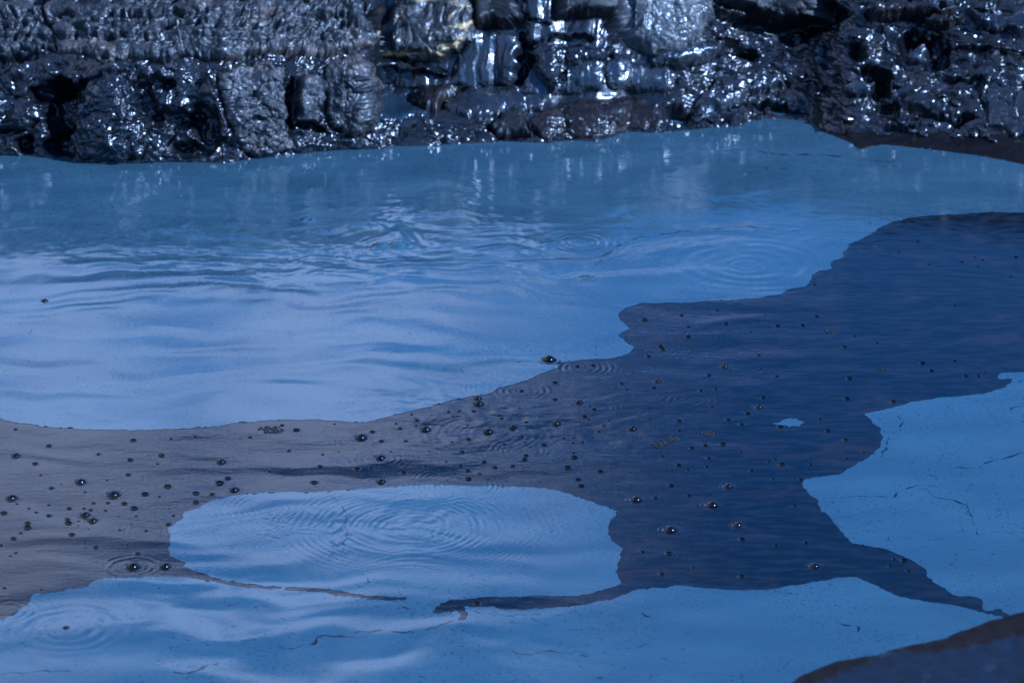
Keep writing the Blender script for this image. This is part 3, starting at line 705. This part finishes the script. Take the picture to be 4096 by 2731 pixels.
rock('low_slab', [(2120,470),(2200,430),(2330,400),(2450,392),(2560,405),(2640,425),(2660,480),(2640,515),(2520,520),(2440,545),(2330,560),(2200,562),(2130,540)], 45, 90, 'pitted', 'shelf', 231,
     'long low glistening brown slab along the middle waterline', 'rock slab', 1.5)
rock('mud_puddle', [(1500,372),(1560,366),(1640,380),(1625,415),(1650,440),(1730,455),(1650,474),(1570,484),(1510,470),(1490,420)], 16, 12, 'puddle', 'film', 235, 'small blue silty puddle held behind the low rubble lip', 'puddle', 0.0)
# right side
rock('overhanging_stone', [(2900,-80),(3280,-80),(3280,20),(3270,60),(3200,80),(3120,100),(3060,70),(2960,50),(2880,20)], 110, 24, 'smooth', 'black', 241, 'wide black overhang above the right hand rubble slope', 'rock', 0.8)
rock('shelf_slab', [(3455,60),(3500,40),(3580,22),(3660,30),(3720,45),(3800,60),(3830,45),(3815,75),(3760,78),(3640,76),(3560,92),(3470,90)], 120, 16, 'smooth', 'shelf', 251, 'flat brown shelf slab jutting out at the upper right', 'rock slab', 0.6)
rock('shelf_slab', [(3690,86),(3740,78),(3830,84),(3850,100),(3780,112),(3700,108)], 100, 12, 'smooth', 'shelf', 255, 'smaller flat slab tucked under the jutting shelf slab', 'rock slab', 0.6)
rock('clay_wall', [(3460,-70),(3640,-70),(3820,-70),(3830,20),(3790,45),(3700,40),(3600,18),(3500,30),(3440,20)], 60, 30, 'fluted', 'clay', 261, 'streaked clay wall standing above the jutting shelf slab', 'clay wall', 1.1)
rock('rock_lump', [(3880,40),(3960,60),(4020,70),(4100,40),(4180,30),(4180,120),(4080,150),(3980,120),(3900,110)], 70, 40, 'smooth', 'clay', 265, 'smooth pale rock swelling at the far upper right corner', 'rock', 1.0)
rock('rock_block', [(2980,310),(3040,298),(3120,300),(3140,345),(3090,366),(3000,368),(2965,350)], 60, 22, 'fluted', 'clay', 271, 'small smooth blue block standing in the right hand rubble', 'rock', 0.8)
rock('rock_lump', [(3390,345),(3450,335),(3500,350),(3480,385),(3420,395),(3370,385)], 55, 24, 'smooth', 'clay', 275, 'flat topped grey stone below the right hand hollow', 'rock', 0.8)
rock('rock_lump', [(3640,215),(3690,190),(3720,215),(3700,255),(3640,265),(3620,245)], 60, 22, 'smooth', 'clay', 279, 'small pale stone sitting inside the hollow under the shelf slab', 'rock', 0.8)
rock('rock_lump', [(2860,330),(2960,300),(3000,340),(2960,420),(2880,470),(2800,480),(2780,430),(2820,370)], 60, 60, 'rubble', 'clay', 281, 'sloping glittering mud covered rock right of the black hole', 'rock', 0.8)
rock('rock_lump', [(3950,300),(4080,270),(4200,300),(4240,420),(4180,520),(4060,540),(3960,500),(3920,400)], 60, 70, 'rubble', 'clay', 285, 'rough pale speckled rock at the right edge above the mud flat', 'rock', 0.8)
for r in ROCKS: build_rock(r)
build_bank()

# loose stones at the foot of the right hand slope
rng = np.random.default_rng(5)
def pebble_mesh(seed):
    import bmesh
    bm = bmesh.new(); bmesh.ops.create_icosphere(bm, subdivisions=3, radius=1.0)
    for v in bm.verts:
        c = v.co
        f = 1+0.28*float(noise(c.x*1.4+seed, c.y*1.4+c.z, seed))+0.10*float(noise(c.x*4+seed, c.y*4+c.z*3, seed+3))
        v.co = Vector((c.x*f, c.y*f*0.75, c.z*f*0.6))
    me = bpy.data.meshes.new('loose_stone'); bm.to_mesh(me); bm.free()
    for q in me.polygons: q.use_smooth = True
    me.materials.append(MR['dark']); return me
pebs = [pebble_mesh(i+1) for i in range(5)]
for i in range(46):
    px = float(rng.uniform(2760, 4080)); w = float(wline(px)); 
    lo = w-60 if px > 3300 else w-4
    py = float(lo-rng.uniform(0, 1)**1.5*200)
    P, N = bank_at(np.array([px]), np.array([py])); s = float(rng.uniform(0.012, 0.034))
    hh = float((base_relief(np.array([px]), np.array([py]))+hollows(np.array([px]), np.array([py])))[0])*1e-3
    o = link('loose_stone', pebs[i % 5], tuple(P[0]+N[0]*(hh+s*0.15)))
    o.scale = (s*1.3, s, s*0.9); o.rotation_euler = (rng.uniform(-.4, .4), rng.uniform(-.4, .4), rng.uniform(0, 6.28))
    tag(o, 'small wet dark stone lying in the rubble of the right hand slope', 'stone', 'loose stones on the right hand slope')

# ------------------------------------------------------------------ bubbles on the dark channel
def lathe(prof, seg, wob=0.0, seed=0):
    n = len(prof); th = np.linspace(0, 2*math.pi, seg, endpoint=False)
    V = []
    for r, z in prof:
        rr = r*(1+wob*noise(np.cos(th)*1.2+seed, np.sin(th)*1.2+r*0.1, seed))
        V.append(np.stack([rr*np.cos(th), rr*np.sin(th), np.full(seg, z)], -1))
    V = np.concatenate(V); F = []
    for i in range(n-1):
        for j in range(seg):
            a = i*seg+j; b = i*seg+(j+1) % seg; F.append((a, b, b+seg, a+seg))
    return V, np.array(F)
def mat_bubble():
    m = M('bubble_skin')
    base = m.mix(m.rng(m.noise(90, 3), 0.4, 0.6), (0.002, 0.0016, 0.0014), (0.007, 0.0055, 0.004))
    m.set(Base_Color=base, Roughness=0.14, IOR=1.42)
    return m.m
MB = mat_bubble()
def dome_mesh(hr, seed):
    prof = [(max(0.002, math.sin(a)), hr*math.cos(a)) for a in np.linspace(0, math.pi/2, 9)]+[(1.02, -0.15)]
    V, F = lathe(prof, 22, 0.05, seed); return make_mesh('bubble_dome', V, F, MB)
def rim_mesh(seed, amp):
    prof = [(0.98, amp*1.05), (1.10, amp*0.62), (1.28, amp*0.22), (1.45, amp*0.02), (1.62, -amp*0.02), (1.85, amp*0.10), (2.1, 0.01), (2.35, -0.03)]
    V, F = lathe(prof, 26, 0.06, seed); return make_mesh('bubble_rim', V, F, MS)
DOME_HI = [dome_mesh(0.76, i) for i in range(3)]; DOME_LO = [dome_mesh(0.17, i+5) for i in range(3)]
RIM_HI = [rim_mesh(i, 0.30) for i in range(3)]; RIM_LO = [rim_mesh(i+4, 0.42) for i in range(3)]
BIG = [(2195,1440,27),(2577,1279,15),(2630,1526,15),(1910,1594,16),(1913,1617,21),(2315,1611,16),(2224,1693,18),(2051,1710,18),(1952,1727,22),(1701,1717,21),(1443,1751,23),(1520,1834,19),
(2529,1715,17),(62,1822,17),(884,1847,18),(321,1927,20),(452,1979,25),(45,1992,22),(935,1960,18),(339,2059,19),(369,2083,19),(530,2267,25),(659,2264,21),(2544,1998,22),(2681,2120,25),(2913,1946,18),
(2848,2021,23),(2951,2099,18),(3258,2264,19),(2898,1466,15),(3035,1629,16),(1523,1925,18)]
BIGLAB = {2:'black bubble above the twin film notch ripples, upper middle of the channel', 5:'black bubble right of the nearer touching pair, level with it', 6:'glossy black bubble in the channel above and left of the froth',
 7:'glossy black bubble just right of the tall one at the ring centre', 13:'black bubble at the left picture edge, farthest of those there', 14:'lone black bubble midway along the brownish left stretch', 15:'black bubble left of the largest one on the brown end',
 17:'black bubble at the left picture edge, nearest of those there', 19:'left one of two close black bubbles at the lower left', 20:'right one of two close black bubbles at the lower left', 27:'matt black bubble below the glossy pair on the dark right channel',
 29:'black bubble far out on the dark right channel, alone', 30:'glossy black bubble left of the lone film scrap', 31:'black bubble just above the top edge of the near film', 0:'largest glossy black bubble standing alone on the pale far film', 1:'black bubble dome in the upper left corner of the wide dark channel', 9:'glossy black bubble right of the low bubble pair under the channel edge',
 4:'nearer of two touching black bubbles just under the channel edge', 3:'farther of two touching black bubbles just under the channel edge', 8:'tall black bubble at the heart of the wide ripple rings in the channel',
 10:'glossy black bubble at the far left start of the blue streak', 11:'black bubble on the blue streak above the near film', 16:'largest black bubble on the brownish left end of the channel',
 21:'black bubble ringed by dark concentric ripples at the lower left', 22:'flat black bubble beside the ringed one at the lower left', 24:'large black bubble right of the near film and its notched edge',
 23:'glossy black bubble above the right corner of the near film', 26:'glossy black bubble below its smaller twin on the dark right channel', 25:'black bubble above the larger glossy one on the dark right channel',
 28:'lone black bubble close to the start of the dark tongue', 12:'black bubble left of the foam patch in the channel', 18:'black bubble right at the left end of the near film top edge'}
SMALL = [(2642,1386,13),(2651,1399,14),(2595,1427,12),(2615,1552,11),(2220,1530,13),(2309,1467,11),(2373,1462,11),(2086,1563,11),(1895,1646,11),(2377,1639,12),(2339,1667,13),(1874,1760,13),(1669,1682,12),(1600,1715,10),
(1489,1727,13),(1525,1765,12),(1624,1765,9),(1428,1876,13),(1484,1873,8),(2106,1689,10),(2008,1673,9),(1848,1808,12),(2017,1777,9),(2175,1779,13),(2104,1823,13),(2098,1840,14),(1936,1849,12),(2297,1831,17),(2270,1871,17),
(2050,1865,12),(2401,1887,16),(1871,1883,12),(1842,1865,12),(1979,1871,12),(1615,1889,12),(1702,1865,8),(2487,1535,10),(2220,1599,12),(2648,1825,9),(1794,1649,9),(1836,1645,9),(2416,1703,8),(2255,1751,8),
(533,1761,14),(195,1783,13),(140,1855,14),(521,1841,14),(646,1822,15),(684,1755,8),(780,1748,8),(1000,1749,9),(1184,1720,15),(1128,1700,9),(62,1717,9),(393,1816,10),(1155,1802,9),(1280,1868,12),(630,1855,7),(512,1898,12),
(205,1952,12),(670,1945,18),(580,1977,17),(878,1932,20),(911,1912,15),(783,1974,16),(848,1977,12),(783,2009,15),(1256,1931,16),(497,2015,14),(536,2033,17),(432,2011,10),(374,2012,9),(277,2033,12),(274,2093,17),
(269,2077,12),(195,2062,12),(110,2093,14),(110,2111,18),(54,2155,14),(83,2132,9),(15,2053,16),(3,2180,10),(144,2049,8),(363,2039,10),(287,2140,14),(673,2098,13),(383,2189,12),(551,2215,13),(584,2125,9),(693,2062,8),(339,2172,6),(18,2351,9),
(1874,1916,15),(2621,1991,11),(2324,1943,15),(2312,1918,14),(2675,2214,16),(2648,2296,14),(2571,2207,10),(1907,2413,14),(2684,1943,14),(2757,1982,12),(2969,2157,15),(3178,2023,10),(3223,2170,10),(3104,2180,9),(2967,2305,14),
(3202,1916,10),(3633,2283,10),(3616,2241,15),(3092,1917,8),(3559,2262,8),(2726,1261,10),(2753,1308,9),(2753,1349,14),(2869,1242,9),(2904,1295,11),(3110,1304,14),(3211,1302,12),(3267,1267,12),(3003,1328,7),(3419,1344,8),
(3378,1388,12),(3035,1422,10),(2836,1501,11),(3107,1507,10),(3398,1514,14),(3690,1453,14),(3726,1483,11),(3818,1445,9),(3863,1505,11),(3913,1504,9),(3053,1591,12),(2991,1654,13),(3389,1595,14),(3574,1607,14),(2803,1564,10),
(2863,1557,9),(2967,1698,12),(3122,1708,14),(2913,1679,11),(3312,1724,12),(3383,1761,13),(2892,1777,15),(2821,1782,12),(2767,1793,12),(2717,1685,14),(2717,1724,10),(3128,1859,16),(2836,1832,11),(3074,1848,8),(3241,1856,8),
(2714,1861,13),(2753,1879,9),(2827,1867,9),(3006,1883,10),(3455,1810,7),(3669,967,10),(4063,1029,11),(3901,1031,8),(3929,1040,8),(3847,1050,9),(3716,1058,8)]
def bubble(px, py, r, hi, label, group, k):
    x, y = (float(v) for v in ground(px, py)); sc = r*0.86e-3*(1+(1365-py)*0.00006)
    o = link('mud_bubble', None, (x, y, float(hsample(x, y))))
    f = 1.0 if hi else 0.75
    o.scale = (sc*f,)*3; o.rotation_euler[2] = k*1.7
    link('dome', (DOME_HI if hi else DOME_LO)[k % 3], (0, 0, 0), o)
    link('rim', (RIM_HI if hi else RIM_LO)[(k+1) % 3], (0, 0, 0), o)
    tag(o, label, 'bubble', group)
for k, (px, py, r) in enumerate(BIG):
    side = 'on the brownish left end of the channel' if px < 1000 else ('in the rippled middle of the channel' if px < 2700 else 'on the dark blue right of the channel')
    bubble(px, py, r, True, BIGLAB.get(k, 'glossy black domed bubble with a sun glint '+side), 'large black bubbles', k)
bubble(178, 1206, 15, True, 'dark mud bubble breaking the pale far film at the far left', 'bubbles breaking the films', 1)
bubble(264, 2513, 13, True, 'tiny dark bubble at the centre of the lower left rings', 'bubbles breaking the films', 2)
allb = [(a, b) for a, b, _ in BIG+SMALL]
rs = random.Random(4); extra = []
slick_px = np.array(SLICK, float)
tries = 0
while len(extra) < 105 and tries < 20000:
    tries += 1
    if rs.random() < 0.55: px, py = rs.gauss(2050, 420), rs.gauss(1730, 110)
    elif rs.random() < 0.5: px, py = rs.gauss(330, 260), rs.gauss(2080, 110)
    else: px, py = rs.uniform(2600, 4090), rs.uniform(950, 2300)
    if not (0 < px < 4096): continue
    if min((px-a)**2+((py-b)*2.6)**2 for a, b in allb) < 30**2: continue
    if poly_sd(np.array([px]), np.array([py]), slick_px)[0] < 12: continue
    extra.append((px, py, rs.uniform(4, 8))); allb.append((px, py))
LAND = [('largest lone bubble on the far film',2195,1440),('film notch at the middle of the far edge',2490,1310),('touching pair under the far edge',1912,1606),('dome at the heart of the ripple rings',1952,1727),
 ('dome on the left blue streak',1443,1751),('two lobed froth patch',2660,1766),('oval froth patch',1086,1719),('lone film scrap',3155,1692),('near film upper right corner',2312,1986),('near film left tip',690,2150),
 ('near film top left shoulder',863,1995),('ringed dome at the lower left',530,2267),('largest dome on the brown left end',452,1979),('right film upper left corner',3458,1656),('right film western corner',3208,1936),
 ('root of the dark tongue',3411,2174),('lone dome near the dark tongue',3258,2264),('dome below the right corner of the near film',2681,2120),('thin froth patch by the right film',3526,1478),('small oval froth patch',2830,1733),
 ('left picture edge at the brown end',0,2000),('bay of the far film edge',3240,1110),('upper right bend of the channel',3720,862),('far edge beside the wide notch',2568,1213),('faint far froth patch',3321,1325)]
cand = []
for k, (px, py, r) in enumerate(SMALL):
    d = [math.hypot(px-a, (py-b)*2.4) for _, a, b in LAND]; li = int(np.argmin(d)); dxx = px-LAND[li][1]; dyy = (py-LAND[li][2])*2.4
    ang = math.degrees(math.atan2(-dyy, dxx)) % 360
    dirn = ['right', 'upper right', 'top', 'upper left', 'left', 'lower left', 'bottom', 'lower right'][int((ang+22.5)//45) % 8]
    cand.append((li, dirn, d[li], k))
ORD = ['nearest', 'second', 'third', 'fourth', 'fifth', 'sixth', 'seventh', 'eighth', 'ninth', 'tenth']
SLAB = {}; cnt = {}
for li, dirn, dd_, k in sorted(cand):
    n_ = cnt.get((li, dirn), 0); cnt[(li, dirn)] = n_+1
    where = {'top': 'above', 'bottom': 'below', 'left': 'left of', 'right': 'right of'}.get(dirn, dirn+' of')
    SLAB[k] = f'flat rimmed bubble, {ORD[min(n_, 9)]} {where} the {LAND[li][0]}'.replace('flat rimmed bubble,', 'flat bubble') if len((where+LAND[li][0]).split()) > 10 else f'flat rimmed bubble, {ORD[min(n_, 9)]} {where} the {LAND[li][0]}'
for k, (px, py, r) in enumerate(SMALL+extra):
    side = 'the brownish left end' if px < 1000 else ('the rippled middle' if px < 2700 else 'the dark blue right')
    if k < len(SMALL): bubble(px, py, r, False, SLAB[k], 'flat rimmed bubbles on '+side+' of the channel', k)
    else: bubble(px, py, r, False, 'tiny dark pit of a burst bubble on '+side+' of the channel', 'tiny pits on '+side+' of the channel', k)

# froth rafts: clusters of tiny bubbles
MFO = mat_rock('brown_froth', (0.004, 0.0035, 0.0035), (0.010, 0.008, 0.008), (0.016, 0.012, 0.011), (0.3, 0.45), nscale=30, spec=0.3)
def froth(blobs, label, seed):
    V = []; F = []; off = 0; rr = random.Random(seed)
    x0, y0 = (float(v) for v in ground(blobs[0][0], blobs[0][1]))
    for bx, by, rx, ry in blobs:
        for i in range(int(rx*ry/9)):
            a = rr.uniform(0, 6.283); q = math.sqrt(rr.random())
            x, y = (float(v) for v in ground(bx+rx*q*math.cos(a), by+ry*q*math.sin(a)))
            s = rr.uniform(0.003, 0.006)
            v, f = lathe([(0.05, 0.6), (0.55, 0.5), (0.9, 0.25), (1.0, -0.3)], 9)
            V.append(v*s+np.array([x-x0, y-y0, float(hsample(x, y))+0.0005])); F.append(f+off); off += len(v)
    o = link('froth_patch', make_mesh('froth_patch', np.concatenate(V), np.concatenate(F), MFO), (x0, y0, 0))
    tag(o, label, 'foam', 'froth patches on the channel')
froth([(1086,1719,52,14)], 'oval froth patch under the far left channel edge', 1)
froth([(2639,1774,30,17),(2690,1758,26,12)], 'two lobed froth patch in the middle of the channel', 2)
froth([(2830,1733,28,9)], 'small oval froth patch right of the two lobed one', 3)
froth([(3526,1478,28,6)], 'thin dark froth patch near the right edge film', 4)
froth([(3321,1325,26,7)], 'faint froth patch far out on the dark right channel', 5)

# ------------------------------------------------------------------ near shore at the lower right corner
def near_shore():
    m = M('near_shore_mud')
    at = m.n('ShaderNodeAttribute', attribute_name='silt')
    sp = m.noise(38, 5, 0.65); sp2 = m.noise(9, 3)
    f = m.math('ADD', at.outputs['Fac'], m.math('MULTIPLY', m.math('SUBTRACT', sp, 0.5), 1.8))
    f = m.rng(f, 0.15, 0.95)
    base = m.mix(sp2, (0.008, 0.0062, 0.006), (0.013, 0.0098, 0.009))
    base = m.mix(f, base, (0.007, 0.010, 0.017))
    dk = m.rng(m.noise(26, 4, 0.6), 0.62, 0.70)
    base = m.mix(m.math('MULTIPLY', dk, 0.7), base, (0.005, 0.007, 0.016))
    m.set(Base_Color=base, Roughness=m.rng(f, 0, 1, 0.6, 0.42), Specular_IOR_Level=m.rng(f, 0, 1, 0.06, 0.28))
    m.bump(m.noise(24, 6, 0.65), 0.6, 0.015)
    zc = 0.62
    crest = np.array([(1200,6500),(1700,4600),(2300,3700),(2700,3150),(2950,2930),(3080,2810),(3190,2731),(3232,2700),(3321,2656),(3410,2632),(3529,2611),(3648,2584),(3767,2555),(3886,2513),(4005,2477),(4096,2450),(4300,2385),(4600,2310),(5200,2200),(6200,2040),(7600,1900)], float)
    cx, cy = ground(crest[:, 0], crest[:, 1], zc)
    L = np.concatenate([[0], np.cumsum(np.hypot(np.diff(cx), np.diff(cy)))])
    n = 520; s = np.linspace(0, L[-1], n); X = np.interp(s, L, cx); Y = np.interp(s, L, cy)
    for _ in range(3):
        X[1:-1] = (X[:-2]+2*X[1:-1]+X[2:])/4; Y[1:-1] = (Y[:-2]+2*Y[1:-1]+Y[2:])/4
    # rows: away from the camera down to the water, then towards the camera
    rows = [(0.75,-0.75),(0.45,-0.45),(0.22,-0.22),(0.09,-0.075),(0.035,-0.018),(0.0,0.0)]+[(-d, -0.02*sstep(0, .1, d)-0.05*sstep(0.05, .3, d)*sstep(0.9, .3, d)+0.10*sstep(0.45, 1.6, d)) for d in list(np.linspace(0.02, 0.7, 70))+list(np.linspace(0.75, 6, 30))]
    tx = np.gradient(X); ty = np.gradient(Y); l = np.hypot(tx, ty); nx, ny = -ty/l, tx/l
    if ny.mean() < 0: nx, ny = -nx, -ny
    nxm, nym = -0.35, 0.94
    V = []; S = []
    for d, z in rows:
        f = min(1, abs(d)/0.5); ax = nx*(1-f)+nxm*f; ay = ny*(1-f)+nym*f
        xx = X+ax*d; yy = Y+ay*d
        zz_ = zc+z+0.012*fbm(xx/0.25, yy/0.25, 3, 61)*min(1, 0.3+abs(d)*3)+0.005*fbm(xx/0.05, yy/0.05, 3, 66)
        V.append(np.stack([xx, yy, zz_], -1))
        dd = -d+0.05*fbm(xx/0.3, yy/0.3, 2, 67)
        S.append(sstep(0.015, 0.07, dd)*sstep(0.33, 0.20, dd))
    V = np.concatenate(V); S = np.concatenate(S)
    me = make_mesh('near_shore', V, grid_faces(len(rows), n)[:, ::-1], m.m, True, {'silt': S})
    tag(link('near_shore', me), kind='structure')
near_shore()
